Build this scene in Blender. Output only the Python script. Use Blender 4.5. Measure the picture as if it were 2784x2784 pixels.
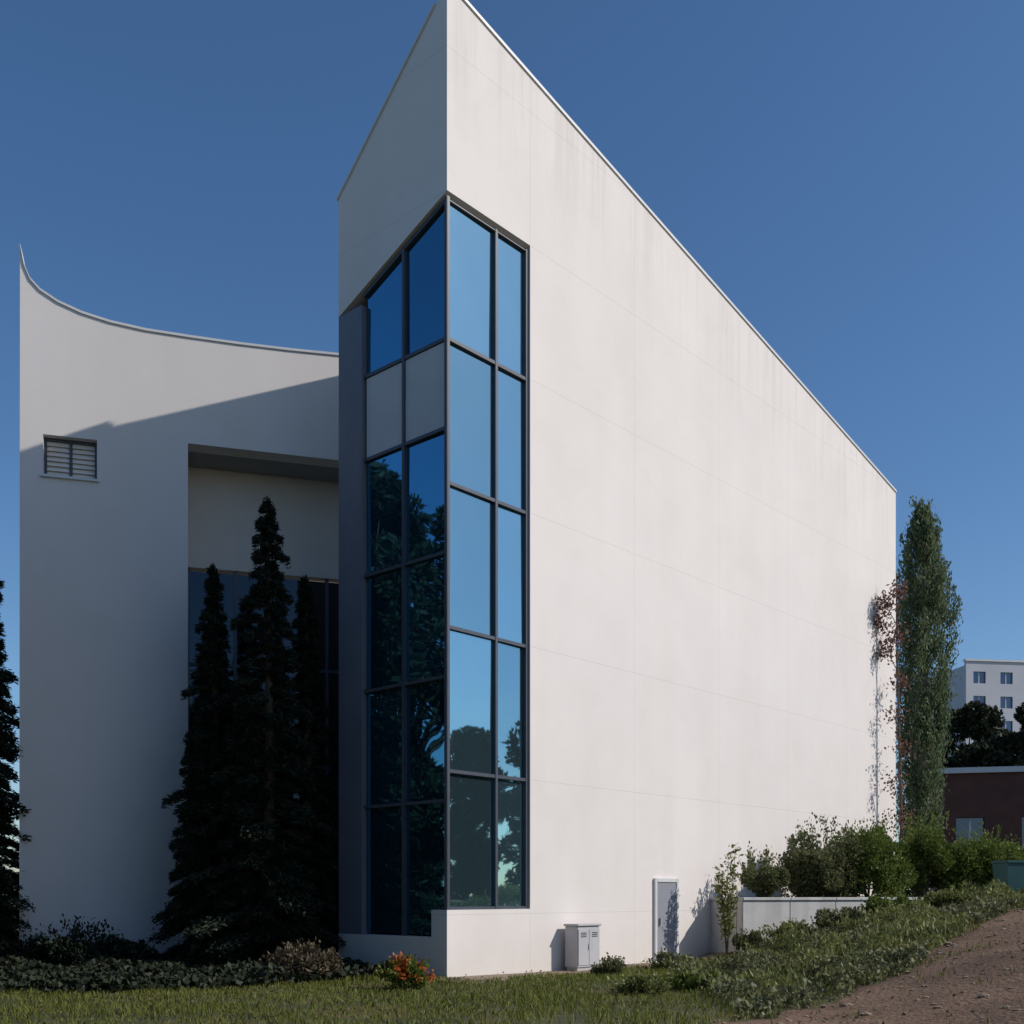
import bpy, bmesh, math, random
import numpy as np
from mathutils import Vector, Matrix, noise
from mathutils.geometry import tessellate_polygon
R = math.radians
S = bpy.context.scene
COL = S.collection
for o in list(bpy.data.objects): bpy.data.objects.remove(o)
random.seed(7); rng = np.random.default_rng(7)

# ---------------------------------------------------------------- camera, sky, sun, exposure
F, HZ, EYE = 1100.0, 895.0, 1.7            # focal length and horizon of a level, shifted lens (in 1024 px units)
cam = bpy.data.cameras.new('camera'); co = bpy.data.objects.new('camera', cam); COL.objects.link(co)
co.location = (0, 0, EYE); co.rotation_euler = (R(90), 0, 0)
cam.sensor_width = 36; cam.lens = 36 * F / 1024; cam.shift_y = (HZ - 512) / 1024; cam.clip_end = 5000
S.camera = co
SUN_EL, SUN_AZ = 37, 100                   # azimuth clockwise from +Y
w = bpy.data.worlds.new('World'); S.world = w; w.use_nodes = True
nt = w.node_tree; bg = nt.nodes['Background']; sk = nt.nodes.new('ShaderNodeTexSky')
sk.sky_type = 'NISHITA'; sk.sun_disc = False; sk.sun_elevation = R(SUN_EL); sk.sun_rotation = R(SUN_AZ)
sk.air_density = 1.0; sk.dust_density = 0.8; sk.ozone_density = 4.0; sk.altitude = 300
hs = nt.nodes.new('ShaderNodeHueSaturation'); hs.inputs['Saturation'].default_value = 1.14; hs.inputs['Value'].default_value = 1.0
nt.links.new(sk.outputs[0], hs.inputs['Color']); nt.links.new(hs.outputs[0], bg.inputs[0]); bg.inputs[1].default_value = 0.112
sl = bpy.data.lights.new('sun', 'SUN'); sl.energy = 3.45; sl.angle = R(.5); sl.color = (1, .94, .87)
so = bpy.data.objects.new('sun', sl); COL.objects.link(so)
dsun = Vector((math.sin(R(SUN_AZ)) * math.cos(R(SUN_EL)), math.cos(R(SUN_AZ)) * math.cos(R(SUN_EL)), math.sin(R(SUN_EL))))
so.rotation_euler = dsun.to_track_quat('Z', 'Y').to_euler()
vs = S.view_settings
vs.view_transform = 'Standard'; vs.look = 'None'; vs.exposure = 0; vs.gamma = 1; vs.use_curve_mapping = False

# ---------------------------------------------------------------- materials
def nodes(name):
    m = bpy.data.materials.new(name); m.use_nodes = True
    t = m.node_tree
    return m, t, t.nodes['Principled BSDF'], t.nodes.new, t.links.new
def ramp(new, stops):
    r = new('ShaderNodeValToRGB'); e = r.color_ramp.elements
    while len(e) < len(stops): e.new(.5)
    for k, (p, c) in enumerate(stops): e[k].position = p; e[k].color = (*c, 1)
    return r
def rough_mat(name, c1, c2, scale=3, rough=.85, bump=.2, bscale=40, bdist=.01, streak=None):
    m, t, b, new, link = nodes(name)
    tc = new('ShaderNodeTexCoord')
    n = new('ShaderNodeTexNoise'); n.inputs['Scale'].default_value = scale; n.inputs['Detail'].default_value = 6; n.inputs['Roughness'].default_value = .6
    link(tc.outputs['Object'], n.inputs['Vector'])
    r = ramp(new, [(.3, c1), (.7, c2)]); link(n.outputs['Fac'], r.inputs[0])
    col = r.outputs[0]
    if streak:                                # rain streaks: noise stretched along z
        mp = new('ShaderNodeMapping'); mp.inputs['Scale'].default_value = (streak[0], streak[0], streak[0] * .05); link(tc.outputs['Object'], mp.inputs[0])
        n2 = new('ShaderNodeTexNoise'); n2.inputs['Scale'].default_value = 1; n2.inputs['Detail'].default_value = 5; link(mp.outputs[0], n2.inputs['Vector'])
        r2 = ramp(new, [(.42, (1, 1, 1)), (.75, streak[1])]); link(n2.outputs['Fac'], r2.inputs[0])
        mx = new('ShaderNodeMixRGB'); mx.blend_type = 'MULTIPLY'; mx.inputs[0].default_value = 1
        link(col, mx.inputs[1]); link(r2.outputs[0], mx.inputs[2]); col = mx.outputs[0]
    link(col, b.inputs['Base Color']); b.inputs['Roughness'].default_value = rough
    bn = new('ShaderNodeTexNoise'); bn.inputs['Scale'].default_value = bscale; bn.inputs['Detail'].default_value = 4; link(tc.outputs['Object'], bn.inputs['Vector'])
    bp = new('ShaderNodeBump'); bp.inputs['Strength'].default_value = bump; bp.inputs['Distance'].default_value = bdist
    link(bn.outputs['Fac'], bp.inputs['Height']); link(bp.outputs[0], b.inputs['Normal'])
    return m
def leaf_mat(name, cols, rough=.55, trans=.25):
    m, t, b, new, link = nodes(name)
    g = new('ShaderNodeNewGeometry')
    r = ramp(new, [(i / max(1, len(cols) - 1), c) for i, c in enumerate(cols)])
    link(g.outputs['Random Per Island'], r.inputs[0]); link(r.outputs[0], b.inputs['Base Color'])
    b.inputs['Roughness'].default_value = rough; b.inputs['Specular IOR Level'].default_value = .3
    tr = new('ShaderNodeBsdfTranslucent'); link(r.outputs[0], tr.inputs[0])
    mx = new('ShaderNodeMixShader'); mx.inputs[0].default_value = trans
    link(b.outputs[0], mx.inputs[1]); link(tr.outputs[0], mx.inputs[2])
    link(mx.outputs[0], t.nodes['Material Output'].inputs['Surface'])
    return m
def glass_mat(name, col, rough=.02, wav=.075):
    m, t, b, new, link = nodes(name)          # coated, strongly reflecting solar glass
    b.inputs['Base Color'].default_value = (*col, 1); b.inputs['Metallic'].default_value = .92; b.inputs['Roughness'].default_value = rough
    tc = new('ShaderNodeTexCoord'); n = new('ShaderNodeTexNoise'); n.inputs['Scale'].default_value = .9; n.inputs['Detail'].default_value = 1
    link(tc.outputs['Object'], n.inputs['Vector'])
    bp = new('ShaderNodeBump'); bp.inputs['Strength'].default_value = wav; bp.inputs['Distance'].default_value = .1
    link(n.outputs['Fac'], bp.inputs['Height']); link(bp.outputs[0], b.inputs['Normal'])
    return m
M = {}
def weather(m, cfoot=(.60, .55, .47)):        # dirt splashed up the foot of a wall and blotchy old rain marks
    t = m.node_tree; new, lk = t.nodes.new, t.links.new; b = t.nodes['Principled BSDF']; src = b.inputs['Base Color'].links[0].from_socket
    g = new('ShaderNodeNewGeometry'); sx = new('ShaderNodeSeparateXYZ'); lk(g.outputs['Position'], sx.inputs[0])
    n = new('ShaderNodeTexNoise'); n.inputs['Scale'].default_value = 2.2; n.inputs['Detail'].default_value = 7; n.inputs['Roughness'].default_value = .7; lk(g.outputs['Position'], n.inputs['Vector'])
    a = new('ShaderNodeMath'); a.operation = 'MULTIPLY_ADD'; lk(n.outputs['Fac'], a.inputs[0]); a.inputs[1].default_value = -1.6; lk(sx.outputs['Z'], a.inputs[2])
    mr = new('ShaderNodeMapRange'); lk(a.outputs[0], mr.inputs['Value']); mr.inputs['From Min'].default_value = -.75; mr.inputs['From Max'].default_value = .35; mr.inputs['To Min'].default_value = .38; mr.inputs['To Max'].default_value = 0
    mx = new('ShaderNodeMixRGB'); lk(mr.outputs[0], mx.inputs[0]); lk(src, mx.inputs[1]); mx.inputs[2].default_value = (*cfoot, 1)
    n2 = new('ShaderNodeTexNoise'); n2.inputs['Scale'].default_value = .55; n2.inputs['Detail'].default_value = 9; n2.inputs['Roughness'].default_value = .72; n2.inputs['Distortion'].default_value = .6; lk(g.outputs['Position'], n2.inputs['Vector'])
    r = ramp(new, [(.45, (1, 1, 1)), (.75, (.955, .95, .94))]); lk(n2.outputs['Fac'], r.inputs[0])
    m2 = new('ShaderNodeMixRGB'); m2.blend_type = 'MULTIPLY'; m2.inputs[0].default_value = 1; lk(mx.outputs[0], m2.inputs[1]); lk(r.outputs[0], m2.inputs[2])
    lk(m2.outputs[0], b.inputs['Base Color']); return m
def joints(m, t0, dirv, per, zoff, zper, wid=.012):   # fine movement joints in the render coat
    t = m.node_tree; new, lk = t.nodes.new, t.links.new; b = t.nodes['Principled BSDF']
    src = b.inputs['Base Color'].links[0].from_socket; g = new('ShaderNodeNewGeometry')
    def mt(op, a, c=None):
        n = new('ShaderNodeMath'); n.operation = op
        for i, q in enumerate((a, c)):
            if q is None: continue
            if isinstance(q, (int, float)): n.inputs[i].default_value = q
            else: lk(q, n.inputs[i])
        return n.outputs[0]
    def line(val, off, p):
        f = mt('FRACT', mt('ADD', mt('DIVIDE', mt('SUBTRACT', val, off), p), .5)); return mt('LESS_THAN', mt('ABSOLUTE', mt('SUBTRACT', f, .5)), wid / p / 2)
    dp = new('ShaderNodeVectorMath'); dp.operation = 'DOT_PRODUCT'; lk(g.outputs['Position'], dp.inputs[0]); dp.inputs[1].default_value = dirv
    sx = new('ShaderNodeSeparateXYZ'); lk(g.outputs['Position'], sx.inputs[0])
    fac = mt('MULTIPLY', mt('MAXIMUM', line(dp.outputs['Value'], t0, per), line(sx.outputs['Z'], zoff, zper)), .33)
    mx = new('ShaderNodeMixRGB'); lk(fac, mx.inputs[0]); lk(src, mx.inputs[1]); mx.inputs[2].default_value = (.3, .29, .28, 1); lk(mx.outputs[0], b.inputs['Base Color'])
    return m
PL = ((.755, .705, .668), (.805, .748, .71), .3, .9, .25, 60, .006, (.9, (.965, .96, .95)))
M['plaster'] = weather(rough_mat('white_render', *PL))
M['coping'] = rough_mat('pale_metal_coping', (.62, .62, .62), (.68, .68, .68), 2, .45, .05)
M['frame'] = rough_mat('dark_metal_frame', (.055, .065, .085), (.07, .08, .10), 4, .4, .05)
M['pier'] = rough_mat('grey_blue_metal_pier', (.15, .16, .19), (.18, .19, .22), 3, .5, .05)
M['reflection_grey'] = rough_mat('grey_wing_reflection', (.62, .58, .56), (.68, .635, .61), 1.5, .6, .08)  # solid grey in place of the sunlit wing mirrored in the glass
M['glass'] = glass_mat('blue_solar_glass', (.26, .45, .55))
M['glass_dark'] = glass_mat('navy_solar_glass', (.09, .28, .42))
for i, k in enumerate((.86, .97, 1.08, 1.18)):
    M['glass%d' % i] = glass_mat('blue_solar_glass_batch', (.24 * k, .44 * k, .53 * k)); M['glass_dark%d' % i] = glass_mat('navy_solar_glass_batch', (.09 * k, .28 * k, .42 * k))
M['lobby_glass'] = glass_mat('smoked_glass', (.035, .045, .055), .05)
M['tanwall'] = rough_mat('tan_render', (.74, .66, .58), (.80, .71, .63), 1.2, .9, .2)
M['soffit'] = rough_mat('grey_soffit', (.30, .30, .29), (.36, .35, .34), 1.5, .9, .1)
M['concrete_pale'] = rough_mat('pale_concrete', (.56, .54, .52), (.66, .64, .61), 2.5, .9, .4, 30, .01, (3, (.8, .78, .75)))
M['concrete'] = rough_mat('grey_concrete', (.46, .44, .42), (.56, .54, .52), 2.5, .9, .4, 30, .01, (3, (.75, .73, .7)))
M['door'] = rough_mat('grey_blue_door', (.25, .26, .30), (.29, .30, .34), 3, .5, .05)
M['cabinet'] = rough_mat('pale_grey_cabinet', (.46, .45, .46), (.52, .51, .52), 3, .5, .05)
M['metal'] = rough_mat('bare_metal', (.35, .35, .36), (.45, .45, .46), 4, .35, .05)
M['lawn'] = rough_mat('lawn_soil', (.045, .05, .018), (.085, .085, .03), 1.4, .95, .8, 25, .03)
M['soil'] = rough_mat('brown_earth', (.125, .068, .038), (.205, .122, .074), 1.1, .95, 1, 14, .05)
def patches(m, scale, c, lo=.5, hi=.68):
    t = m.node_tree; new, lk = t.nodes.new, t.links.new; b = t.nodes['Principled BSDF']; src = b.inputs['Base Color'].links[0].from_socket; tc = new('ShaderNodeTexCoord')
    n = new('ShaderNodeTexNoise'); n.inputs['Scale'].default_value = scale; n.inputs['Detail'].default_value = 8; n.inputs['Distortion'].default_value = .8; lk(tc.outputs['Object'], n.inputs['Vector'])
    r = ramp(new, [(lo, (1, 1, 1)), (hi, c)]); lk(n.outputs['Fac'], r.inputs[0]); mx = new('ShaderNodeMixRGB'); mx.blend_type = 'MULTIPLY'; mx.inputs[0].default_value = 1
    lk(src, mx.inputs[1]); lk(r.outputs[0], mx.inputs[2]); lk(mx.outputs[0], b.inputs['Base Color']); return m
patches(M['soil'], .45, (.62, .58, .54)); patches(M['lawn'], .6, (1.5, 1.15, .9), .45, .6)
M['bed'] = rough_mat('dry_bed_soil', (.20, .145, .10), (.30, .23, .16), 2.2, .95, 1, 18, .04)
M['bark'] = rough_mat('bark', (.09, .065, .045), (.16, .12, .09), 6, .95, 1, 20, .03)
M['bark_grey'] = rough_mat('grey_bark', (.16, .14, .12), (.24, .21, .18), 6, .95, 1, 20, .03)
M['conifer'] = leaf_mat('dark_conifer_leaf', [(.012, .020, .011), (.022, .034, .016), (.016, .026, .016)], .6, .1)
M['cypress'] = leaf_mat('cypress_leaf', [(.11, .155, .075), (.16, .21, .10), (.13, .175, .09), (.21, .235, .13)], .6, .35)
M['hedge'] = leaf_mat('shrub_leaf', [(.085, .13, .025), (.12, .175, .03), (.165, .20, .045), (.10, .145, .035)], .5, .35)
M['shrub2'] = leaf_mat('dull_shrub_leaf', [(.11, .13, .05), (.155, .165, .07), (.12, .135, .065)], .55, .35)
M['yellowleaf'] = leaf_mat('yellow_green_leaf', [(.17, .19, .055), (.24, .25, .085), (.14, .17, .06)], .5, .3)
M['fartree'] = leaf_mat('far_tree_leaf', [(.022, .032, .016), (.036, .048, .022), (.028, .036, .022)], .6, .15)
M['redleaf'] = leaf_mat('reddish_leaf', [(.16, .075, .06), (.22, .11, .085), (.13, .09, .06)], .55, .35)
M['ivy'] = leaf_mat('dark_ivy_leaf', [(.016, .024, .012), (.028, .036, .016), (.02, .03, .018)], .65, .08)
M['dry'] = leaf_mat('dry_leaf', [(.11, .085, .055), (.16, .12, .075), (.085, .075, .045)], .7, .2)
M['orange'] = leaf_mat('orange_petal', [(.42, .10, .025), (.50, .16, .035), (.34, .075, .02)], .5, .3)
M['grass'] = leaf_mat('grass_blade', [(.10, .13, .016), (.15, .18, .03), (.21, .195, .05), (.115, .155, .022)], .6, .3)
M['cover'] = leaf_mat('ground_cover_leaf', [(.13, .145, .065), (.19, .195, .08), (.115, .13, .07), (.16, .155, .07)], .55, .25)
M['teal'] = rough_mat('teal_plastic', (.018, .085, .09), (.024, .10, .105), 3, .45, .05)
M['black'] = rough_mat('black_rubber', (.02, .02, .02), (.03, .03, .03), 5, .7, .1)
M['paleblock'] = rough_mat('pale_block_render', (.52, .52, .56), (.58, .58, .62), .3, .9, .05)
M['window'] = glass_mat('block_window', (.10, .12, .16), .12)
M['brick'] = rough_mat('dark_red_brick', (.10, .045, .035), (.15, .065, .05), 1.5, .9, .4, 20)

# ---------------------------------------------------------------- helpers
def link(o, parent=None):
    COL.objects.link(o)
    if parent: o.parent = parent
    return o
def pyd(name, v, f, m, parent=None):
    me = bpy.data.meshes.new(name); me.from_pydata([tuple(a) for a in v], [], f); me.materials.append(M[m]); me.validate()
    return link(bpy.data.objects.new(name, me), parent)
def fixn(o):
    bm = bmesh.new(); bm.from_mesh(o.data); bmesh.ops.recalc_face_normals(bm, faces=bm.faces); bm.to_mesh(o.data); bm.free(); return o
def thing(name, label, cat, group=None, loc=(0, 0, 0)):
    o = bpy.data.objects.new(name, None); COL.objects.link(o); o.location = loc; o.empty_display_size = .2
    return tag(o, label, cat, group)
def tag(o, label, cat, group=None):
    o['label'] = label; o['category'] = cat
    if group: o['group'] = group
    return o
def struct(o): o['kind'] = 'structure'; return o
def stuff(o): o['kind'] = 'stuff'; return o
class Fr:                                       # a wall's frame: a along the wall, b into the building, z up
    def __init__(s, o, a, b): s.o, s.a, s.b = Vector(o), Vector(a), Vector(b)
    def __call__(s, a, b, z): return s.o + s.a * a + s.b * b + Vector((0, 0, z))
def prism(name, fr, outline, m, parent, b0, b1, holes=(), inner=None):
    """closed slab from an (a,z) outline with holes between depth b0 and b1; inner gives other (a,z) on the b1 side"""
    loops = [outline] + list(holes); inner = [inner or outline] + list(holes)
    n0 = sum(len(l) for l in loops); v = [fr(a, b0, z) for l in loops for a, z in l] + [fr(a, b1, z) for l in inner for a, z in l]
    tri = tessellate_polygon([[Vector((a, z, 0)) for a, z in l] for l in loops])
    f = [tuple(t) for t in tri] + [tuple(i + n0 for i in t) for t in tri]
    k = 0
    for l in loops:
        for i in range(len(l)):
            p, q = k + i, k + (i + 1) % len(l); f.append((p, q, q + n0, p + n0))
        k += len(l)
    return fixn(pyd(name, v, f, m, parent))
def box(name, fr, a0, a1, b0, b1, z0, z1, m, parent=None, bev=0):
    v = [fr(a, b, z) for z in (z0, z1) for b in (b0, b1) for a in (a0, a1)]
    f = [(0, 1, 3, 2), (4, 6, 7, 5), (0, 4, 5, 1), (2, 3, 7, 6), (0, 2, 6, 4), (1, 5, 7, 3)]
    o = fixn(pyd(name, v, f, m, parent))
    if bev:
        bm = bmesh.new(); bm.from_mesh(o.data); bmesh.ops.bevel(bm, geom=bm.edges[:], offset=bev, segments=2, affect='EDGES'); bm.to_mesh(o.data); bm.free()
    return o
def tube(v, f, pts, rads, n=7):                 # append a tapered tube
    k0 = len(v)
    for i, p in enumerate(pts):
        d = (pts[min(i + 1, len(pts) - 1)] - pts[max(i - 1, 0)]).normalized()
        x = d.orthogonal().normalized(); y = d.cross(x)
        for j in range(n):
            a = 2 * math.pi * j / n; v.append(p + (x * math.cos(a) + y * math.sin(a)) * rads[i])
    for i in range(len(pts) - 1):
        for j in range(n):
            a, b = k0 + i * n + j, k0 + i * n + (j + 1) % n; f.append((a, b, b + n, a + n))
    f.append(tuple(k0 + (len(pts) - 1) * n + j for j in range(n)))
def leaves(name, P, D, L, W, m, parent=None, jit=1.0):
    """one small folded leaf (two triangles) per point; D = preferred direction"""
    P = np.asarray(P, float); N = len(P); D = np.asarray(D, float) + rng.normal(0, jit, (N, 3)) * .5
    D /= np.linalg.norm(D, axis=1, keepdims=True) + 1e-9
    Q = np.cross(D, rng.normal(0, 1, (N, 3))); Q /= np.linalg.norm(Q, axis=1, keepdims=True) + 1e-9
    Nn = np.cross(D, Q)
    L = (np.asarray(L) * rng.uniform(.7, 1.3, N))[:, None]; Wd = (np.asarray(W) * rng.uniform(.7, 1.3, N))[:, None]
    V = np.empty((N, 4, 3)); V[:, 0] = P - D * L * .5; V[:, 2] = P + D * L * .5
    V[:, 1] = P + Q * Wd * .5 + Nn * Wd * .18; V[:, 3] = P - Q * Wd * .5 + Nn * Wd * .18
    me = bpy.data.meshes.new(name); me.vertices.add(N * 4); me.vertices.foreach_set('co', V.ravel())
    me.loops.add(N * 4); me.loops.foreach_set('vertex_index', np.arange(N * 4, dtype=np.int32))
    me.polygons.add(N); me.polygons.foreach_set('loop_start', np.arange(0, N * 4, 4, dtype=np.int32)); me.polygons.foreach_set('loop_total', np.full(N, 4, dtype=np.int32))
    me.update(calc_edges=True); me.materials.append(M[m])
    return link(bpy.data.objects.new(name, me), parent)
def smooth(t): t = min(1, max(0, t)); return t * t * (3 - 2 * t)
def H(x, y):                                    # the ground: level on the left, a bank that rises to the right
    near = smooth((y - 2) / 8)
    return 1.5 * smooth((x - 3.8) / 8.2) * near + .035 * noise.noise(Vector((x * .35, y * .35, 0))) * smooth((60 - y) / 40)
def at(px, Y): return (px - 512) / F * Y        # image column -> x at depth Y

# ---------------------------------------------------------------- ground
def graded(lo, a, b, hi, fine, grow=1.35):
    c = list(np.arange(a, b + 1e-6, fine)); s = fine; x = a
    while x > lo: s *= grow; x -= s; c.insert(0, x)
    s = fine; x = c[-1]
    while x < hi: s *= grow; x += s; c.append(x)
    return c
gx, gy = graded(-900, -16, 16, 900, .4), graded(-60, 8, 42, 1500, .4)
V = [(x, y, H(x, y)) for y in gy for x in gx]; nx = len(gx)
Fc = [(j * nx + i, j * nx + i + 1, (j + 1) * nx + i + 1, (j + 1) * nx + i) for j in range(len(gy) - 1) for i in range(nx - 1)]
g = struct(pyd('ground', V, Fc, 'lawn'))
for p in g.data.polygons: p.use_smooth = True
PX, PY = [1.6, 2.6, 5.2, 7.6, 11.2, 16, 24], [12.5, 14.4, 17, 20, 24, 27, 29]
def path_edge(x): return float(np.interp(x, PX, PY)) + .75 * noise.noise(Vector((x * .8, 3, 0))) + .35 * noise.noise(Vector((x * 2.6, 9, 0)))
V, Fc, n = [], [], 36; xs = np.linspace(1.6, 24, 90)
for x in xs:
    y1 = path_edge(x); y0 = 7.0
    for k in range(n): y = y1 + (y0 - y1) * k / (n - 1); V.append((x, y, H(x, y) + .03 * min(1, k / 2) + .02 * noise.noise(Vector((x * 2.5, y * 2.5, 4)))))
Fc = [(i * n + k, i * n + k + 1, (i + 1) * n + k + 1, (i + 1) * n + k) for i in range(len(xs) - 1) for k in range(n - 1)]
o = struct(pyd('earth_path', V, Fc, 'soil'))
for p in o.data.polygons: p.use_smooth = True

# ---------------------------------------------------------------- the tower
A = R(42); C0 = Vector((-1.3, 22, 0)); rd = Vector((math.sin(A), math.cos(A), 0)); ld = Vector((-math.cos(A), math.sin(A), 0))
M['tplaster'] = joints(weather(rough_mat('white_render_jointed', *PL)), C0.dot(rd) + 2.53, tuple(rd), 3.87, 1.3, 2.9)
def drips(m):
    t = m.node_tree; new, lk = t.nodes.new, t.links.new; b = t.nodes['Principled BSDF']; src = b.inputs['Base Color'].links[0].from_socket; g = new('ShaderNodeNewGeometry')
    k = (19.95 - 15.7) / 21.9
    dp = new('ShaderNodeVectorMath'); dp.operation = 'DOT_PRODUCT'; lk(g.outputs['Position'], dp.inputs[0]); dp.inputs[1].default_value = (rd.x * k, rd.y * k, 1)      # height measured from the sloping wall head
    mr = new('ShaderNodeMapRange'); lk(dp.outputs['Value'], mr.inputs['Value']); zt = 19.95 + C0.dot(rd) * k; mr.inputs['From Min'].default_value = zt - 3.2; mr.inputs['From Max'].default_value = zt
    d2 = new('ShaderNodeVectorMath'); d2.operation = 'DOT_PRODUCT'; lk(g.outputs['Position'], d2.inputs[0]); d2.inputs[1].default_value = tuple(rd)
    sx = new('ShaderNodeSeparateXYZ'); lk(g.outputs['Position'], sx.inputs[0]); cb_ = new('ShaderNodeCombineXYZ'); lk(d2.outputs['Value'], cb_.inputs[0])
    zz = new('ShaderNodeMath'); zz.operation = 'MULTIPLY'; lk(sx.outputs['Z'], zz.inputs[0]); zz.inputs[1].default_value = .05; lk(zz.outputs[0], cb_.inputs[1])
    n = new('ShaderNodeTexNoise'); n.inputs['Scale'].default_value = 2.6; n.inputs['Detail'].default_value = 6; n.inputs['Roughness'].default_value = .7; lk(cb_.outputs[0], n.inputs['Vector'])
    r = ramp(new, [(.48, (0, 0, 0)), (.72, (1, 1, 1))]); lk(n.outputs['Fac'], r.inputs[0])
    mu = new('ShaderNodeMath'); mu.operation = 'MULTIPLY'; lk(r.outputs[0], mu.inputs[0]); lk(mr.outputs[0], mu.inputs[1]); m3 = new('ShaderNodeMath'); m3.operation = 'MULTIPLY'; lk(mu.outputs[0], m3.inputs[0]); m3.inputs[1].default_value = .42
    mx = new('ShaderNodeMixRGB'); lk(m3.outputs[0], mx.inputs[0]); lk(src, mx.inputs[1]); mx.inputs[2].default_value = (.42, .40, .37, 1); lk(mx.outputs[0], b.inputs['Base Color']); return m
drips(M['tplaster'])
RF = Fr(C0, rd, ld); LF = Fr(C0, ld, rd)        # right (sunlit) face and left (shaded) face
LEN, WID, TH = 21.9, 3.4, .45
ZA, ZE = 19.95, 15.7                            # wall head at the corner and at the far end
SL = (ZA - 17.05) / WID                         # the head falls towards the left
ZS, ZS2, SR, ZP = 15.8, 14.45, 2.53, 1.4        # head of the glazed corner, its low side, its width, plinth head
top = lambda t: ZA + (ZE - ZA) * t / LEN
tw = thing('white_tower', 'tall sharp-pointed white tower with blue glazed corner and sloping roofline', 'building', loc=C0)
tw_inv = Matrix.Translation(-C0)
kids = []
def T(o): kids.append(o); return o
out = [(0, -.6), (LEN, -.6), (LEN, ZE), (0, ZA), (0, ZS), (SR, ZS), (SR, ZP), (0, ZP)]
inn = [(0, -.6), (LEN, -.6), (LEN, ZE - SL * TH), (0, ZA - SL * TH), (0, ZS - .4 * TH), (SR, ZS - .4 * TH), (SR, ZP), (0, ZP)]
o = T(prism('front_wall', RF, out, 'tplaster', tw, 0, TH, inner=inn)); o['label'] = 'bright sunlit white rendered wall under the sloping roofline'
fz = lambda s: ZS + (ZS2 - ZS) * s / WID
tz = lambda s: ZA - SL * s
o = T(prism('shaded_wall', LF, [(TH, fz(TH)), (WID, fz(WID)), (WID, tz(WID)), (TH, tz(TH))], 'tplaster', tw, 0, .4)); o['label'] = 'shaded white wall panel above the navy glass'
T(box('plinth', LF, TH, WID, 0, .4, -.6, .85, 'plaster', tw))
T(prism('rear_wall', RF, [(.41, -.6), (LEN - .41, -.6), (LEN - .41, top(LEN - .41) - SL * WID), (.41, top(.41) - SL * WID)], 'plaster', tw, WID - .35, WID - .003))
T(prism('end_wall', Fr(RF(LEN, 0, 0), ld, -rd), [(TH, -.6), (WID, -.6), (WID, ZE - SL * WID), (TH, ZE - SL * TH)], 'plaster', tw, 0, .4))
V = [RF(t, s, top(t) - SL * s - .05) for t, s in ((.3, .3), (LEN - .3, .3), (LEN - .3, WID - .3), (.3, WID - .3))]
T(pyd('roof', V, [(0, 1, 2, 3)], 'concrete', tw))
def coping(fr, a0, za, a1, zb, name='coping'):  # thin pressed-metal cap following a sloping wall head
    b0, b1, h = -.035, .34, .07
    return prism(name, fr, [(a0, za + .003), (a1, zb + .003), (a1, zb + h), (a0, za + h)], 'coping', tw, b0, b1)
nseg = 7
for i in range(nseg):
    a0, a1 = LEN * i / nseg + (.004 if i else -.035), LEN * (i + 1) / nseg - .004
    T(coping(RF, a0, top(a0), a1, top(a1)))
T(coping(LF, .345, tz(.345), WID + .03, tz(WID + .03)))
# glazing: recessed panes between dark mullions
def pane(fr, a0, a1, z00, z01, z10, z11, m, d=.13, tilt=.0):
    # a quad pane of 12 mm glass; z00,z01 bottom/top at a0; z10,z11 bottom/top at a1; each pane sits a hair out of true
    t1, t2 = random.uniform(-tilt, tilt), random.uniform(-tilt, tilt); m += str(random.randrange(4))
    dd = [d + t1 + t2, d - t1 + t2, d - t1 - t2, d + t1 - t2]
    q = [(a0, z00), (a1, z10), (a1, z11), (a0, z01)]
    v = [fr(a, dd[i], z) for i, (a, z) in enumerate(q)] + [fr(a, dd[i] + .012, z) for i, (a, z) in enumerate(q)]
    return T(fixn(pyd('pane', v, [(0, 1, 2, 3), (7, 6, 5, 4), (0, 4, 5, 1), (1, 5, 6, 2), (2, 6, 7, 3), (3, 7, 4, 0)], m, tw)))
rows = [ZP, 4.2, 7.1, 10.0, 12.9, ZS]; mw = .07
cols = [.10, 1.52, SR - .02]
for j in range(5):
    for i in range(2):
        zt = (rows[j + 1] - .035) if j < 4 else ZS - .09
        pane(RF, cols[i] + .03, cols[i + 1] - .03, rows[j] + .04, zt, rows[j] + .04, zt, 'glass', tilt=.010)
for j in range(1, 5): T(box('transom', RF, .12, SR - .002, .06, .17, rows[j] - .035, rows[j] + .035, 'frame', tw))
T(box('transom', RF, .12, SR - .002, .06, .17, ZP + .002, ZP + .06, 'frame', tw)); T(box('transom', RF, .12, SR - .002, .06, .17, ZS - .10, ZS - .055 - .4 * .17, 'frame', tw))
for a in (cols[1], SR - .04): T(box('mullion', RF, a - mw / 2, a + mw / 2, .05, .18, ZP + .002, ZS - .08, 'frame', tw))
T(box('corner_mullion', RF, .03, .12, .03, .12, ZP + .002, ZS - .06, 'frame', tw, .01))
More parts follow.
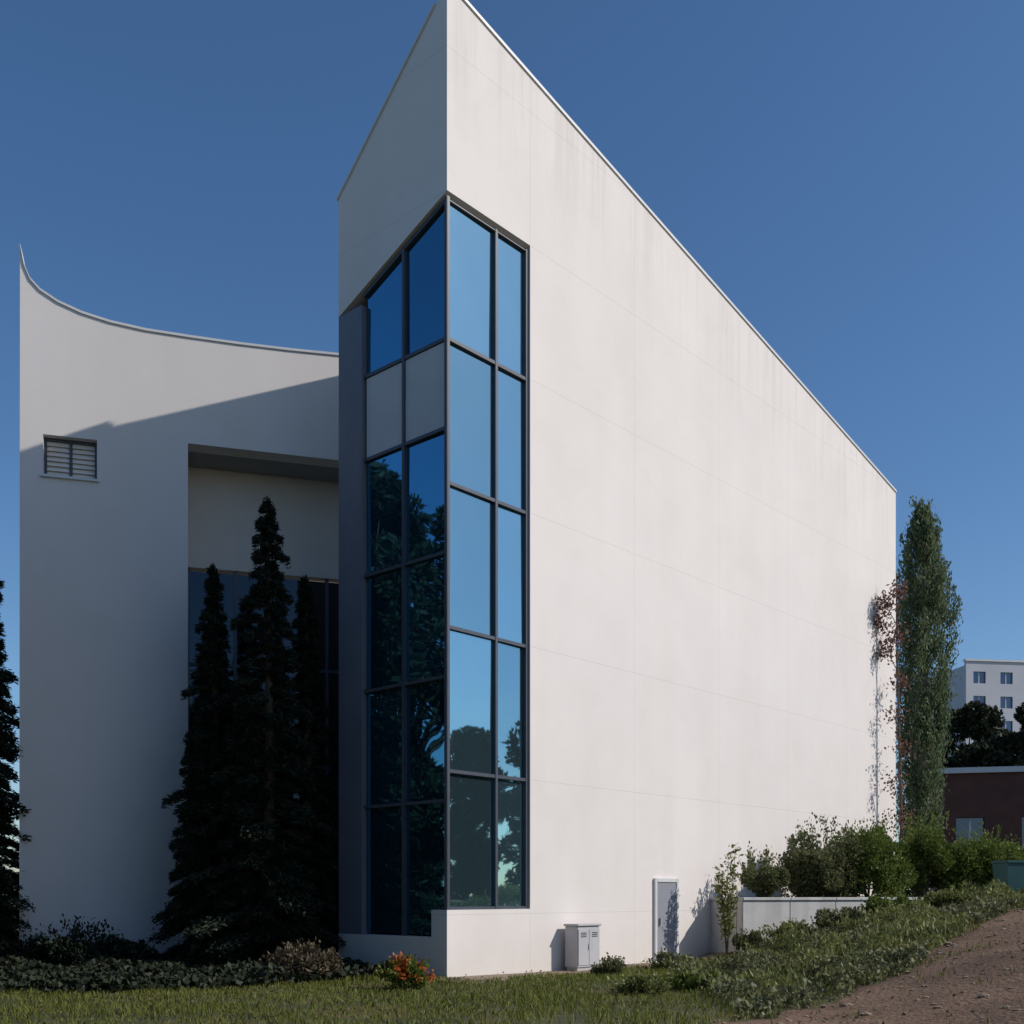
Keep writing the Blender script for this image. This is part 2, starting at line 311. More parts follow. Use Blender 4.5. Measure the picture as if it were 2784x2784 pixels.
# left face
PI0 = 2.62
T(box('pier', LF, PI0, WID, .003, .4, .853, fz(WID) - .003, 'pier', tw))
lrows = [.85, 3.6, 6.1, 8.6, 11.1]; lc = [.12, 1.36, PI0 - .02]
for j in range(4):
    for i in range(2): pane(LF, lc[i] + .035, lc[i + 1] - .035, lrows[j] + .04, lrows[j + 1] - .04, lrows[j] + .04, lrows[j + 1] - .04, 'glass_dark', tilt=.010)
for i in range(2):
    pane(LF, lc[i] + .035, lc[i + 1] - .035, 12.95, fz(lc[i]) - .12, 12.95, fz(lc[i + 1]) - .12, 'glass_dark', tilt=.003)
    T(box('reflection_panel', LF, lc[i] + .03, lc[i + 1] - .03, .09, .15, 11.14, 12.86, 'reflection_grey', tw, .012))  # band of grey panels painted as the wing's reflection across the navy glass
for z in (3.6, 6.1, 8.6, 11.1, 12.9): T(box('transom', LF, .121, PI0 - .002, .06, .17, z - .035, z + .035, 'frame', tw))
T(prism('transom', LF, [(.121, fz(.12) - .12), (PI0 - .002, fz(PI0) - .12), (PI0 - .002, fz(PI0) - .045), (.121, fz(.12) - .045)], 'frame', tw, .06, .17))
T(box('mullion', LF, lc[1] - mw / 2, lc[1] + mw / 2, .05, .18, .853, fz(lc[1]) - .05, 'frame', tw))
T(box('floor_core', RF, .5, SR + .4, .5, WID - .4, 0, 15, 'black', tw)) # dark lift core behind the coated glass
# service door on the sunlit wall
hd = H(*RF(7.7, 0, 0)[:2])
d = T(box('service_door', RF, 7.28, 8.14, -.045, -.004, hd + .02, hd + 2.02, 'door', tw, .006))
box('handle', RF, 7.38, 7.42, -.10, -.046, hd + .95, hd + 1.13, 'metal', d)
for a0, a1, z0, z1 in ((7.18, 7.277, hd - .1, hd + 2.12), (8.143, 8.24, hd - .1, hd + 2.12), (7.278, 8.142, hd + 2.023, hd + 2.12)):
    T(box('door_frame', RF, a0, a1, -.07, -.003, z0, z1, 'coping', tw, .006))
for zz in (.25, 1.0, 1.75): box('hinge', RF, 8.105, 8.142, -.062, -.047, hd + zz, hd + zz + .11, 'metal', d)
box('vent_grille', RF, 7.50, 7.92, -.056, -.0465, hd + .18, hd + .42, 'metal', d)
T(box('door_step', RF, 7.0, 8.45, -.75, -.075, hd - .3, hd + .015, 'concrete', tw, .012))
for o in kids: o.matrix_parent_inverse = tw_inv

# ---------------------------------------------------------------- the wing with the sagging roofline
P0 = Vector((-11.2, 25, 0)); wd = Vector((.958, .286, 0)).normalized(); wn = Vector((-wd.y, wd.x, 0))
WF = Fr(P0, wd, wn)
def wu(px): k = (px - 512) / F; return (k * P0.y - P0.x) / (wd.x - k * wd.y)
def wz(px, py): u = wu(px); return (HZ - py) * (P0.y + wd.y * u) / F + EYE
prof = [(20, 246), (24, 266), (30, 280), (40, 291), (58, 303), (82, 314), (110, 323), (145, 331), (190, 338), (240, 345), (290, 351), (340, 356), (420, 361)]
tp = [(wu(a), wz(a, b)) for a, b in prof]
UO0, UO1, ZO = wu(188), 8.3, 12.4
wing = thing('white_wing', 'low white wing with sagging concave roofline and horn-like left corner', 'building', loc=P0)
wk = []
def Wg(o): wk.append(o); return o
u0, u1, z0, z1 = wu(43), wu(97), wz(70, 477), wz(70, 437)
hole = [(u0, z0), (u1, z0), (u1, z1), (u0, z1)]
out = [(0, -.4), (UO0, -.4), (UO0, ZO), (UO1, ZO), (UO1, -.4), (tp[-1][0], -.4)] + tp[::-1]
Wg(prism('front_wall', WF, out, 'plaster', wing, 0, .5, holes=[hole]))
Wg(box('rear_wall', WF, .51, 9.4, 6.5, 6.9, -.4, 13.6, 'plaster', wing)); Wg(box('side_wall', WF, .003, .5, .503, 6.9, -.4, 14.4, 'plaster', wing))
Wg(box('roof', WF, .51, 9.4, .503, 6.49, 13.3, 13.5, 'concrete', wing))
# recessed window high on the left
ns = 7
for i in range(ns):
    za = z0 + .06 + (z1 - z0 - .12) * i / ns; zb = za + (z1 - z0 - .12) / ns * .9
    for ua, ub in ((u0 + .062, (u0 + u1) / 2 - .032), ((u0 + u1) / 2 + .032, u1 - .062)):
        v = [WF(ua, .20, za), WF(ub, .20, za), WF(ub, .26, zb + .03), WF(ua, .26, zb + .03)]; v += [p + wn * .012 for p in v]
        Wg(fixn(pyd('louvre_slat', v, [(0, 1, 2, 3), (7, 6, 5, 4), (0, 4, 5, 1), (1, 5, 6, 2), (2, 6, 7, 3), (3, 7, 4, 0)], 'tanwall', wing)))
Wg(box('louvre_back', WF, u0 + .003, u1 - .003, .30, .33, z0 + .003, z1 - .003, 'black', wing))
for a0, a1, b0, b1 in ((u0 + .002, u0 + .06, z0 + .002, z1 - .002), (u1 - .06, u1 - .002, z0 + .002, z1 - .002), (u0 + .062, u1 - .062, z0 + .002, z0 + .06), (u0 + .062, u1 - .062, z1 - .06, z1 - .002), ((u0 + u1) / 2 - .03, (u0 + u1) / 2 + .03, z0 + .062, z1 - .062)):
    Wg(box('window_frame', WF, a0, a1, .19, .27, b0, b1, 'frame', wing))
Wg(box('window_sill', WF, u0 - .05, u1 + .05, -.06, .19, z0 - .06, z0 - .003, 'coping', wing))
# roof coping following the curve
for i in range(len(tp) - 1):
    (a, za), (b, zb) = tp[i], tp[i + 1]
    Wg(prism('coping', WF, [(a, za + .003), (b, zb + .003), (b, zb + .06), (a, za + .06)], 'coping', wing, -.03, .53))
# recessed portico
RD = 1.5
Wg(box('soffit', WF, UO0 - .2, UO1 + .2, .503, RD + .3, ZO + .003, ZO + .25, 'soffit', wing))
Wg(box('recess_side_wall', WF, UO0 - .45, UO0 - .003, .503, RD, -.4, ZO, 'tanwall', wing)); Wg(box('recess_side_wall', WF, UO1 + .003, UO1 + .4, .503, RD, -.4, ZO, 'tanwall', wing))
Wg(box('recess_back_wall', WF, UO0 - .45, UO1 + .4, RD + .003, RD + .35, 9.9, ZO, 'tanwall', wing))
Wg(box('recess_floor', WF, UO0 - .2, UO1 + .2, -.35, RD, -.3, .10, 'concrete', wing))
nb = 4; bw = (UO1 - UO0) / nb; zr = [.12, 2.6, 5.0, 7.5, 9.87]
for i in range(nb):
    for j in range(4): Wg(box('portico_pane', WF, UO0 + i * bw + .04, UO0 + (i + 1) * bw - .04, RD + .12, RD + .135, zr[j] + .04, zr[j + 1] - .04, 'lobby_glass', wing))
for i in range(nb + 1): Wg(box('portico_mullion', WF, UO0 + i * bw - .04, UO0 + i * bw + .04, RD + .05, RD + .2, .102, 9.89, 'frame', wing))
for j in range(1, 4): Wg(box('portico_transom', WF, UO0, UO1, RD + .06, RD + .19, zr[j] - .04, zr[j] + .04, 'frame', wing))
wi = Matrix.Translation(-P0)
for o in wk: o.matrix_parent_inverse = wi

# ---------------------------------------------------------------- things near the wall
fr = Fr(RF(3.55, -.5, 0), rd, ld); hz = H(fr.o.x, fr.o.y)
cb = thing('utility_cabinet', 'small pale grey utility cabinet standing against the white tower wall', 'cabinet')
box('plinth', fr, .03, .77, .03, .33, hz - .15, hz + .10, 'concrete', cb)
body = box('body', fr, 0, .8, 0, .36, hz + .102, hz + 1.02, 'cabinet', cb, .012)
for a in (.02, .405): box('door', fr, a, a + .375, -.016, -.002, hz + .15, hz + .95, 'cabinet', cb, .004)
for zz in (.78, .82, .86): box('vent_slot', fr, .10, .30, -.021, -.0165, hz + zz, hz + zz + .018, 'black', cb); box('vent_slot', fr, .50, .70, -.021, -.0165, hz + zz, hz + zz + .018, 'black', cb)
box('handle', fr, .37, .40, -.035, -.017, hz + .5, hz + .62, 'metal', cb); box('cap', fr, -.03, .83, -.04, .38, hz + 1.022, hz + 1.07, 'cabinet', cb, .01)
# soil strip at the foot of the sunlit wall
V = []; n = 60
for i in range(n):
    t = -.6 + 22 * i / (n - 1)
    for b in (.02, -.35, -.8, -1.15 - .2 * noise.noise(Vector((t, 2, 5)))):
        p = RF(t, b, 0); V.append((p.x, p.y, H(p.x, p.y) + (.03 if b > -1.1 else -.01)))
struct(pyd('soil_bed', V, [(i * 4 + k, i * 4 + k + 1, i * 4 + k + 5, i * 4 + k + 4) for i in range(n - 1) for k in range(3)], 'bed'))
# low concrete retaining wall below the shrubs
rw = thing('retaining_wall', 'low grey concrete retaining wall below the shrubs on the bank', 'wall')
ZT = 1.64
a0, a1 = Vector((5.85, 27.9, 0)), Vector((15.2, 31.6, 0)); dv = (a1 - a0).normalized(); fr = Fr(a0, dv, Vector((-dv.y, dv.x, 0))); Lw = (a1 - a0).length; nb = 7
for i in range(nb):
    s0, s1 = Lw * i / nb + .005, Lw * (i + 1) / nb - .005
    box('wall_block', fr, s0, s1, 0, .28, -.3, ZT - .08, 'concrete_pale', rw, .012); box('cap_stone', fr, s0, s1, -.04, .32, ZT - .078, ZT, 'concrete_pale', rw, .01)
box('wall_block', fr, .005, .285, .285, 1.9, -.3, ZT - .08, 'concrete_pale', rw, .012); box('cap_stone', fr, -.035, .325, .325, 1.9, ZT - .078, ZT, 'concrete_pale', rw, .01)
V = [fr(.2, .2, ZT - .14), fr(Lw + 6, .2, ZT - .14), fr(Lw + 6, 14, ZT - .14), RF(21.5, .1, ZT - .14), RF(10.9, .1, ZT - .14)]
struct(pyd('terrace_bed', V, [(0, 1, 2, 3, 4)], 'lawn'))

# ---------------------------------------------------------------- plants
def sph(n):
    a = rng.normal(0, 1, (n, 3)); return a / np.linalg.norm(a, axis=1, keepdims=True)
def shrub(name, label, cat, x, y, rx, ry, h, n, leaf, m, group=None, z=None, clumps=14, extra=None):
    zg = H(x, y) if z is None else z; t = thing(name, label, cat, group, (x, y, zg))
    P, D = [], []
    for c in range(clumps):
        a = random.uniform(0, 6.283); rr = math.sqrt(random.random()) * .78
        cz = h * random.uniform(.12, .80) * (1 - .35 * rr * rr); cr = random.uniform(.28, .44) * min(rx, ry, h * .8)
        u = sph(n // clumps); q = u * cr * (rng.uniform(.35, 1, (len(u), 1)) ** .4); q += np.array([rx * rr * math.cos(a), ry * rr * math.sin(a), cz])
        P.append(q); D.append(u + [0, 0, .5])
    for c in range(int(10 + 14 * rx)):          # stray shoots break the outline
        a = random.uniform(0, 6.283); e = random.uniform(.25, 1.45); u = np.array([math.cos(a) * math.cos(e) * rx, math.sin(a) * math.cos(e) * ry, h * (.35 + .55 * math.sin(e))])
        k = 34; q = rng.uniform(.6, random.uniform(1.0, 1.22), (k, 1)); P.append(u * q + rng.normal(0, .035 + .02 * rx, (k, 3))); D.append(np.tile(u / np.linalg.norm(u) + [0, 0, .4], (k, 1)))
    P, D = np.concatenate(P), np.concatenate(D); k = P[:, 2] > .03; P, D = P[k], D[k]
    leaves('foliage', P, D, leaf, leaf * .55, m, t)
    v, f = [], []
    for i in range(7):
        a = random.uniform(0, 6.283); e = Vector((rx * .5 * math.cos(a), ry * .5 * math.sin(a), h * random.uniform(.5, .75)))
        tube(v, f, [Vector((0, 0, -.1)), e * .5 + Vector((0, 0, .08 * h)), e], [.03, .02, .008], 5)
    pyd('stem', v, f, 'bark', t)
    if extra: leaves('blossom', *extra(t), t)
    return t
def conifer(label, x, y, h, rb, n, base=.4, group=None, power=.85):
    t = thing('conifer_tree', label, 'tree', group, (x, y, H(x, y))); v, f, P, D = [], [], [], []
    tube(v, f, [Vector((0, 0, -.2)), Vector((.03, 0, h * .5)), Vector((0, .02, h * .97))], [.17, .10, .015], 8)
    for i in range(n):
        q = (i + random.random()) / n; z = base + (h - base) * q; a = i * 2.39996 + random.uniform(-.4, .4)
        Lb = rb * (1 - q) ** power * random.choice((random.uniform(.5, .85), random.uniform(.8, 1.3))) + .10
        d0 = Vector((math.cos(a), math.sin(a), 0)); pts = [Vector((0, 0, z)) + d0 * Lb * s + Vector((0, 0, .22 * Lb * s - .42 * Lb * s * s)) for s in (0, .35, .7, 1)]
        tube(v, f, pts, [.028, .018, .01, .004], 4)
        m = int(110 + 420 * Lb); s = rng.uniform(.12, 1.02, m) ** .8; tw_ = rng.integers(0, 7, m)
        side = np.array([-math.sin(a), math.cos(a), 0]); dd = np.array(d0)
        wdt = .30 * Lb * (1 - .6 * s) + .05
        p = np.array([0, 0, z]) + dd * (Lb * s)[:, None] + side * ((tw_ / 3. - 1 + rng.normal(0, .07, m)) * wdt * (.45 + .9 * s))[:, None]
        p[:, 2] += .22 * Lb * s - .42 * Lb * s * s + rng.normal(-.04, .05, m)
        P.append(p); D.append(np.tile(dd + [0, 0, -.2], (m, 1)))
    P.append(np.array([[0, 0, h - .25 + .3 * k / 40] for k in range(40)]) + rng.normal(0, .03, (40, 3))); D.append(np.tile([0, 0, 1.], (40, 1)))
    pyd('trunk', v, f, 'bark', t); leaves('crown', np.concatenate(P), np.concatenate(D), .13, .032, 'conifer', t, .9)
    return t
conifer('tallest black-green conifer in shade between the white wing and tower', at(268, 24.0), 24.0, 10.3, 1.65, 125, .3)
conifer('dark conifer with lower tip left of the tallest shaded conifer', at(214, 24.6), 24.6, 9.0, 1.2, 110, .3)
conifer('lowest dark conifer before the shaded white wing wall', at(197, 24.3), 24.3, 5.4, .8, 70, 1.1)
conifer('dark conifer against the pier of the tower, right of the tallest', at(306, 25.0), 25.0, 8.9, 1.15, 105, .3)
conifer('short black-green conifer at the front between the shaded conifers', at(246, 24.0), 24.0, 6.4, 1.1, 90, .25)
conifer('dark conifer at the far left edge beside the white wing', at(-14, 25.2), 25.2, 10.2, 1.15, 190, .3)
def cypress(x, y, h, r):
    t = thing('cypress_tree', 'tall narrow green cypress at the right end of the white wall', 'tree', None, (x, y, H(x, y))); v, f, P, D = [], [], [], []
    tube(v, f, [Vector((0, 0, -.3)), Vector((.1, 0, h * .5)), Vector((0, 0, h * .95))], [.30, .18, .02], 9)
    def rad(q):                                # narrow foot, fuller above the middle, pointed head
        return r * float(np.interp(q, [0, .18, .42, .55, .68, .82, .93, 1], [.45, .60, .62, .80, 1.0, .72, .34, .04]))
    for i in range(470):
        q = random.random() ** .9; a = random.uniform(0, 6.283); z = .5 + (h - 1.3) * q; rr = rad(q) * random.uniform(.4, 1.16)
        ln = random.uniform(.6, 1.25); b = Vector((math.cos(a) * rr * .75, math.sin(a) * rr * .75, z)); d = Vector((math.cos(a) * .26, math.sin(a) * .26, 1))
        k = 85; s = rng.uniform(0, 1, k); sp = .17 * (1 - s) + .03
        P.append(np.array(b) + np.array(d) * (s * ln)[:, None] + rng.normal(0, 1, (k, 3)) * sp[:, None]); D.append(np.tile(np.array(d), (k, 1)))
    pyd('trunk', v, f, 'bark_grey', t); leaves('crown', np.concatenate(P), np.concatenate(D), .16, .055, 'cypress', t, .8)
cypress(at(922, 40.0), 40.0, 14.3, 1.25)
def broad(name, label, x, y, h, rx, n, m, group=None, leaf=.3, low=.3, cl=34):
    t = thing(name, label, 'tree', group, (x, y, H(x, y))); v, f, P, D = [], [], [], []
    tube(v, f, [Vector((0, 0, -.3)), Vector((.1, 0, h * .3)), Vector((0, .1, h * .6))], [.28, .2, .1], 8)
    for c in range(cl):
        a = random.uniform(0, 6.283); rr = math.sqrt(random.random()); cz = h * random.uniform(low, .9)
        wd_ = rx * (1 - abs(cz / h - .55) * .9); c0 = np.array([wd_ * rr * math.cos(a) * .8, wd_ * rr * math.sin(a) * .8, cz]); cr = random.uniform(.18, .32) * rx
        tube(v, f, [Vector((0, 0, h * .3)), Vector(c0) * .6 + Vector((0, 0, h * .12)), Vector(c0)], [.09, .05, .02], 5)
        u = sph(n // cl); P.append(c0 + u * cr * (rng.uniform(.3, 1, (len(u), 1)) ** .45) * [1, 1, .8]); D.append(u + [0, 0, .3])
    pyd('trunk', v, f, 'bark', t); leaves('crown', np.concatenate(P), np.concatenate(D), leaf, leaf * .6, m, t)
broad('broad_tree', 'dark broad tree right of the cypress, before the pale block', at(972, 62), 62, 11.6, 3.4, 14000, 'fartree', 'dark trees at the right edge')
broad('broad_tree', 'dark broad tree cut off by the right edge of the picture', at(1026, 58), 58, 10.6, 3.4, 14000, 'fartree', 'dark trees at the right edge')
for x, y, h, lab in ((30, 15, 9.0, 'nearest bushy garden tree mirrored at the right of the corner glass'), (32, 20, 8.8, 'bushy garden tree beyond the right picture edge, second from the camera'), (33, 25, 8.8, 'bushy garden tree mirrored dark in the lowest corner panes'), (31, 30, 9.0, 'bushy garden tree beyond the right edge, level with the retaining wall'), (35, 36, 9.4, 'farthest bushy garden tree beyond the right picture edge')):
    broad('garden_tree', lab, x, y, h, 3.6, 12000, 'fartree', 'trees mirrored in the glass', .36, .03, 60)
for x, y, h, lab in ((-17.5, 23.5, 17.5, 'tall dark tree beyond the left edge mirrored in the navy glass'), (-14.5, 15.5, 14.5, 'tall dark tree left of the lawn, nearer than the mirrored one'), (-13, 7.5, 13, 'tall dark tree left of the viewpoint'), (-11, -1, 13, 'unseen tall dark tree added behind and left of the viewpoint to block skylight'), (-3, -9, 14, 'unseen tall dark tree added straight behind the viewpoint to block skylight'), (5, -10, 14, 'unseen tall dark tree added behind and right of the viewpoint to block skylight'), (-20, 9, 17, 'unseen tallest dark tree added far left of the viewpoint to block skylight')):
    broad('offscreen_tree', lab, x, y, h, 4.4 if y > 8 else 4.0, 52000, 'fartree', 'trees around the viewpoint', .26, .05, 90)  # those behind the camera and far left are added to darken the wing wall

shrub('shrub', 'small round dull green shrub at left end of the shrub row', 'shrub', at(760, 29.0), 29.0, .72, .6, 1.45, 5200, .10, 'shrub2', 'shrubs on the bank', ZT - .14)
def sprig(x, y):
    t = thing('tall_sapling', 'thin yellow-green sapling rising beside the small round shrub', 'sapling', None, (x, y, H(x, y) + .02)); v, f, P, D = [], [], [], []
    for i in range(5):
        a = i * 1.3; e = Vector((.22 * math.cos(a), .16 * math.sin(a), 2.75 - .26 * i)); tube(v, f, [Vector((0, 0, -.1)), e * .5, e], [.018, .012, .004], 5)
        for k in range(150): s = random.uniform(.25, 1.02); P.append(np.array(e) * s + rng.normal(0, .07, 3)); D.append([math.cos(a), math.sin(a), .4])
    pyd('stem', v, f, 'bark', t); leaves('foliage', P, D, .13, .06, 'yellowleaf', t)
sprig(at(727, 27.6), 27.6)
for px, Y, rx, h, m, lab in ((818, 30.6, 1.2, 2.25, 'shrub2', 'rounded dull green shrub, second from the left of the row'),
        (868, 31.2, 1.35, 2.45, 'hedge', 'leafy green shrub at the foot of the cypress, middle of the row'),
        (922, 32.4, 1.45, 2.6, 'hedge', 'bright green shrub right of the cypress foot'),
        (976, 32.6, 1.45, 2.2, 'hedge', 'lower green shrub left of the teal bin'),
        (1028, 33.4, 1.4, 1.9, 'hedge', 'green shrub cut by right picture edge behind the teal bin')):
    shrub('shrub', lab, 'shrub', at(px, Y), Y, rx, 1.0, h, 16000, .10, m, 'shrubs on the bank', ZT - .14, 44)
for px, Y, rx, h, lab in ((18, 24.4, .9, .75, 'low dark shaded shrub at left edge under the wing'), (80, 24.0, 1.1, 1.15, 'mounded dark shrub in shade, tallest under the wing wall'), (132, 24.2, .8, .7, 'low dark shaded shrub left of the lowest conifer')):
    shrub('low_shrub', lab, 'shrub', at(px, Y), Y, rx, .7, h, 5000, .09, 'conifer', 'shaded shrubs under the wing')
shrub('dry_shrub', 'brown half-dry shrub on the lawn before the dark conifers', 'shrub', at(303, 21.6), 21.6, .75, .6, .8, 4200, .09, 'dry')
def blooms(t):
    P, D = [], []
    for c in range(26):
        u = sph(1)[0]; u[2] = abs(u[2]); c0 = u * [.5, .42, .42] * random.uniform(.75, 1.1) + [0, 0, .2]; k = random.randint(8, 26)
        P.append(c0 + rng.normal(0, .045, (k, 3))); D.append(np.tile(u, (k, 1)))
    return np.concatenate(P), np.concatenate(D), .065, .05, 'orange'
shrub('flowering_shrub', 'small shrub with orange flowers at the foot of the tower corner', 'shrub', at(404, 19.6), 19.6, .5, .45, .6, 2600, .08, 'hedge', extra=blooms, clumps=10)
for px, Y, rx, h, m, lab in ((792, 26.6, .7, .62, 'yellowleaf', 'low yellow-green bush before the left part of the retaining wall'), (842, 26.4, .8, .6, 'cover', 'low grey-green bush before the middle of the retaining wall'), (896, 26.2, .8, .62, 'hedge', 'low bright green bush on the bank below the cypress'), (950, 25.6, .7, .5, 'yellowleaf', 'low yellow-green bush on top of the bank left of the bin')):
    shrub('low_bush', lab, 'bush', at(px, Y), Y, rx, .5, h, 4200, .09, m, 'low bushes on the bank', clumps=14)
def red_tree(x, y):
    t = thing('slender_tree', 'slender sparse tree with reddish leaves at the far end of the white wall', 'tree', None, (x, y, ZT - .2)); v, f, P, D = [], [], [], []
    tube(v, f, [Vector((.25, 0, -.3)), Vector((.15, 0, 4)), Vector((.05, 0, 8)), Vector((0, 0, 11.2))], [.07, .05, .03, .008], 7)
    for z, dx, r_, n in ((10.4, .0, .35, 160), (10.0, -.4, .4, 220), (9.4, -.6, .42, 240), (9.0, .05, .4, 160), (8.5, -.35, .36, 160), (7.4, .15, .4, 110), (6.3, -.1, .45, 90), (5.2, .2, .5, 100), (4.0, -.15, .5, 90), (2.8, .2, .55, 120)):
        c = np.array([dx, random.uniform(-.3, .3), z]); tube(v, f, [Vector((.1, 0, z - .8)), Vector(c)], [.02, .006], 5)
        P.append(c + rng.normal(0, r_ * .45, (n, 3))); D.append(rng.normal(0, 1, (n, 3)))
    pyd('trunk', v, f, 'bark', t); leaves('crown', np.concatenate(P), np.concatenate(D), .13, .07, 'redleaf', t)
red_tree(at(896, 37.0), 37.0)
# low planting along the wall foot
for i, (t, b, h, m, lab) in enumerate(((.2, -4.6, .34, 'yellowleaf', 'low yellow-green plant nearest the tower corner'), (1.3, -5.0, .36, 'hedge', 'low bright green plant on the lawn before the white plinth'), (2.9, -1.9, .36, 'cover', 'low dull plant left of the utility cabinet'), (5.2, -1.8, .4, 'cover', 'low plant between utility cabinet and service door'), (9.3, -1.6, .5, 'shrub2', 'low dull green plant just right of the service door'))):
    p = RF(t, b, 0); shrub('low_plant', lab, 'plant', p.x, p.y, .55, .4, h, 2200, .075, m, 'low plants along the wall foot', clumps=9)

# ---------------------------------------------------------------- grass and ground cover
def scatter(n, xr, yr, keep):
    X = rng.uniform(*xr, n); Y = np.sqrt(rng.uniform(yr[0] ** 2, yr[1] ** 2, n)) if yr[0] > 0 else rng.uniform(*yr, n)
    return [(x, y) for x, y in zip(X, Y) if keep(x, y)]
def lawn_ok(x, y):
    if abs(x) > .5 * y + 1: return False
    if x > 1.6 and y < path_edge(x) - .1 * random.random(): return random.random() < (.03 + .5 * (noise.noise(Vector((x * 1.2, y * 1.2, 21))) > .42))
    q = Vector((x, y, 0)) - C0; s = q.dot(ld); t = q.dot(rd)
    if t > -.1 and s > -.9: return False
    q = Vector((x, y, 0)) - P0
    if q.dot(wn) > -.1: return False
    return noise.noise(Vector((x * .8, y * .8, 1))) + .4 * noise.noise(Vector((x * 2.4, y * 2.4, 5))) > random.uniform(-.8, .05)
pts = scatter(150000, (-14, 14), (12.5, 30), lawn_ok)
gl = np.array([.13 * (1 + .9 * noise.noise(Vector((x * .6, y * .6, 12))) + .5 * noise.noise(Vector((x * 2.2, y * 2.2, 15)))) for x, y in pts]).clip(.05, .3)
P = [(x, y, H(x, y) + .35 * l) for (x, y), l in zip(pts, gl)]; D = np.tile([0, 0, 1.], (len(P), 1))
o = stuff(leaves('grass', P, D, gl, .016, 'grass', None, .8)); o['label'] = 'patchy olive green lawn grass in front of the buildings'; o['category'] = 'grass'
def cover_ok(x, y):
    e = path_edge(x)
    if not (x > 3.2 and e - .25 * random.random() ** 2 < y < e + 7.5 and y < 28.2 - .19 * (x - 6.2)): return False
    q = Vector((x, y, 0)) - C0
    if q.dot(ld) > -1.3: return False
    return noise.noise(Vector((x * 1.1, y * 1.1, 7))) > random.uniform(-.7, .25)
pts_all = scatter(130000, (3, 15), (15, 29), cover_ok)
second = lambda x, y: noise.noise(Vector((x * .55, y * .55, 77))) + .35 * noise.noise(Vector((x * 2.1, y * 2.1, 71))) > .12 + random.uniform(-.08, .08)
pts = [q for q in pts_all if not second(*q)]
P = [(x, y, H(x, y) + random.uniform(.02, .30) * max(.25, .75 + 1.5 * noise.noise(Vector((x * 1.3, y * 1.3, 2))))) for x, y in pts]; D = rng.normal(0, .6, (len(P), 3)) + [0, 0, .8]
o = stuff(leaves('ground_cover', P, D, .10, .055, 'cover')); o['label'] = 'low green ground cover between the earth path and shrubs'; o['category'] = 'plants'
def ivy_ok(x, y):
    e = 18.6 + .5 * noise.noise(Vector((x * .7, 40, 0))) + max(0, (x + 6.2)) * .95
    q = Vector((x, y, 0)) - P0; q2 = Vector((x, y, 0)) - C0
    return x < -2.4 and x > -.5 * y - 1.2 and y > e + .5 * random.random() and q.dot(wn) < -.05 and not (q2.dot(rd) > -.15 and q2.dot(ld) > -.3)
pts = scatter(60000, (-14, -2), (18, 28), ivy_ok)
P = [(x, y, H(x, y) + random.uniform(.06, .26) * max(.4, .9 + 1.3 * noise.noise(Vector((x * 1.2, y * 1.2, 32))))) for x, y in pts]; D = rng.normal(0, .6, (len(P), 3)) + [0, 0, .6]
o = stuff(leaves('ivy_bed', P, D, .13, .10, 'ivy')); o['label'] = 'dark ivy ground cover filling the bed under the shaded wing'; o['category'] = 'plants'
pts = scatter(5200, (-10, 12), (13, 27), lambda x, y: abs(x) < .5 * y and (Vector((x, y, 0)) - C0).dot(ld) < -.1 if x > -2 else y < 20)
P = [(x, y, H(x, y) + random.uniform(.035, .09)) for x, y in pts if noise.noise(Vector((x * .5, y * .5, 60))) > random.uniform(-.5, .5)]; D = rng.normal(0, 1, (len(P), 3)) * [1, 1, .25]
o = stuff(leaves('fallen_leaves', P, D, .055, .04, 'dry')); o['label'] = 'brown fallen leaves strewn over lawn and earth'; o['category'] = 'leaves'
pts = [q for q in pts_all if second(*q)]
P = [(x, y, H(x, y) + random.uniform(.03, .42) * max(.3, .8 + 1.4 * noise.noise(Vector((x * 1.1, y * 1.1, 92))))) for x, y in pts]; D = rng.normal(0, .45, (len(P), 3)) + [0, 0, 1.1]
o = stuff(leaves('weeds', P, D, .17, .04, 'yellowleaf')); o['label'] = 'taller yellow-green weeds in patches among the ground cover on the bank'; o['category'] = 'plants'
# stones and clods on the earth
V, Fc = [], []
ico = bmesh.new(); bmesh.ops.create_icosphere(ico, subdivisions=1, radius=1); iv = [v.co.copy() for v in ico.verts]; fi = [[v.index for v in f.verts] for f in ico.faces]; ico.free()
for k in range(900):
    x = random.uniform(2, 14); y = random.uniform(12.5, 26)
    if y > path_edge(x) + .4: continue
    r = random.uniform(.012, .05) * (1 if random.random() < .93 else 1.8); k0 = len(V); z = H(x, y) + .03
    for c in iv: s = r * (1 + .5 * noise.noise(c * 1.7 + Vector((k, 0, 0)))); V.append((x + c.x * s * 1.2, y + c.y * s, z + c.z * s * .6))
    Fc += [tuple(i + k0 for i in f) for f in fi]
o = stuff(pyd('earth_clods', V, Fc, 'bed')); o['label'] = 'small stones and clods on the brown earth path'; o['category'] = 'stones'

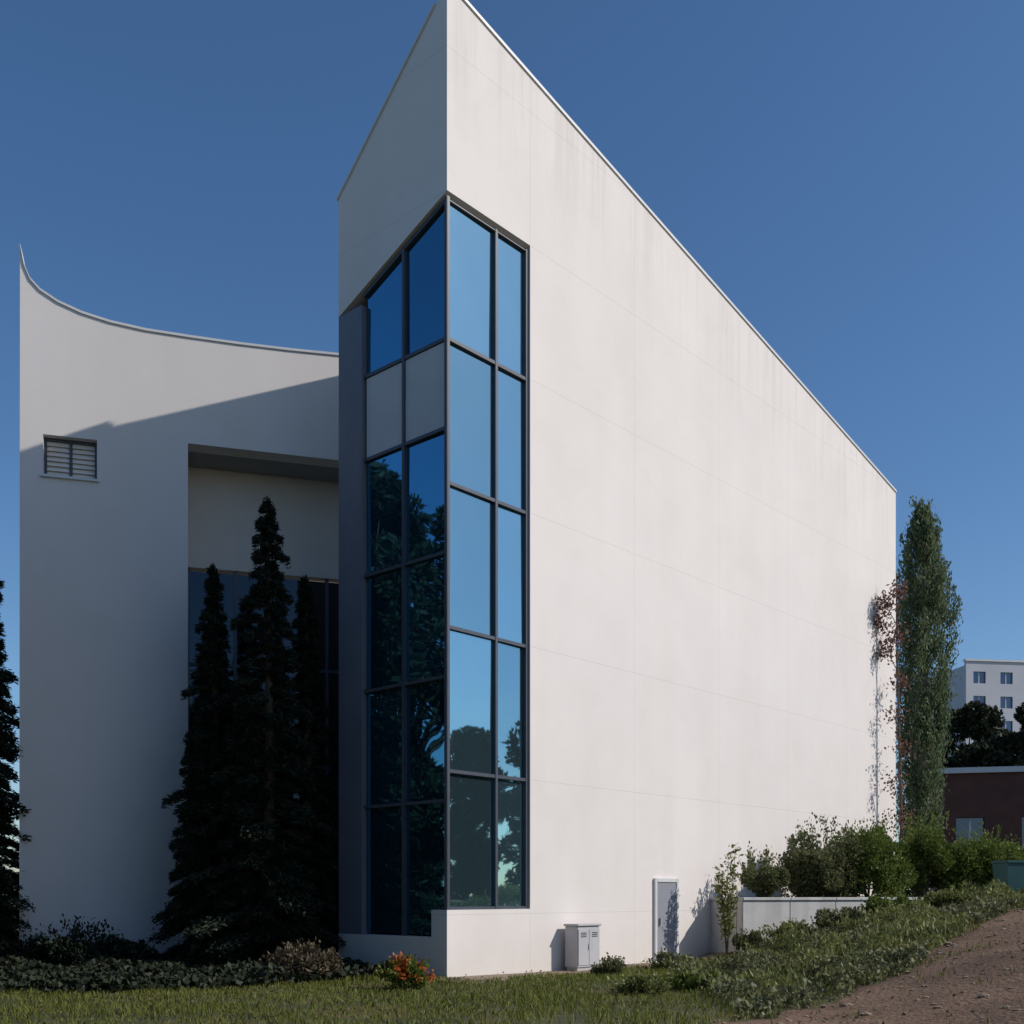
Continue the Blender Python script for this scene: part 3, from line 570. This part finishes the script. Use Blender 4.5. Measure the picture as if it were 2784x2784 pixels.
# ---------------------------------------------------------------- right edge: bin and far buildings
bx_, by_ = at(1020, 26.4), 26.4; hz = H(bx_, by_); fr = Fr((bx_ - .3, by_, hz), (1, .12, 0), (-.12, 1, 0))
bn = thing('wheeled_bin', 'dark teal wheeled bin at the right picture edge beside shrubs', 'bin')
v = [fr(a, b, z) for z, i in ((.08, .06), (.98, 0)) for b in (i, .66 - i) for a in (i, .6 - i)]
o = fixn(pyd('body', v, [(0, 1, 3, 2), (4, 6, 7, 5), (0, 4, 5, 1), (2, 3, 7, 6), (0, 2, 6, 4), (1, 5, 7, 3)], 'teal', bn))
box('lid', fr, -.02, .62, -.03, .70, .985, 1.05, 'teal', bn, .015); box('handle', fr, .08, .52, .71, .75, .93, .97, 'black', bn)
for a in (.02, .53):
    v, f = [], []; c = fr(a, .60, .10); tube(v, f, [c, c + fr.a * .05], [.1, .1], 14); f.append(tuple(range(14))[::-1]); pyd('wheel', v, f, 'black', bn)
def block(name, label, x0, x1, y, dep, z0, z1, m, nc, nr, ww, wh, rot=0, parapet=.5):
    f2 = Fr((x0, y, 0), (math.cos(rot), math.sin(rot), 0), (-math.sin(rot), math.cos(rot), 0)); L = x1 - x0
    t = thing(name, label, 'building', None, (x0, y, 0)); inv = Matrix.Translation(-Vector((x0, y, 0))); ks = []
    cw, ch = L / nc, (z1 - z0) / nr
    holes = [[(cw * (i + .5) - ww / 2, z0 + ch * (j + .5) - wh / 2), (cw * (i + .5) + ww / 2, z0 + ch * (j + .5) - wh / 2), (cw * (i + .5) + ww / 2, z0 + ch * (j + .5) + wh / 2), (cw * (i + .5) - ww / 2, z0 + ch * (j + .5) + wh / 2)] for i in range(nc) for j in range(nr)]
    ks.append(prism('front_wall', f2, [(0, 0), (L, 0), (L, z1 + parapet), (0, z1 + parapet)], m, t, 0, .4, holes=holes))
    ks.append(box('body', f2, .01, L - .01, .405, dep, 0, z1, m, t)); ks.append(box('roof_edge', f2, -.15, L + .15, -.15, .5, z1 + parapet + .003, z1 + parapet + .25, 'coping', t))
    for h in holes: ks.append(box('window', f2, h[0][0] + .003, h[1][0] - .003, .22, .26, h[0][1] + .003, h[2][1] - .003, 'window', t)); ks.append(box('window_bar', f2, (h[0][0] + h[1][0]) / 2 - .05, (h[0][0] + h[1][0]) / 2 + .05, .17, .215, h[0][1] + .003, h[2][1] - .003, 'coping', t))
    for o in ks: o.matrix_parent_inverse = inv
block('apartment_block', 'pale apartment block far behind the trees at the right edge', at(966, 140), at(966, 140) + 26, 140, 14, 3, 31, 'paleblock', 7, 9, 1.7, 1.5, R(8))
block('brick_house', 'low dark red brick house behind the shrubs at the right edge', at(938, 50), at(938, 50) + 11, 50, 8, 2, 6.9, 'brick', 4, 1, 1.2, 1.5, R(-14), .3)
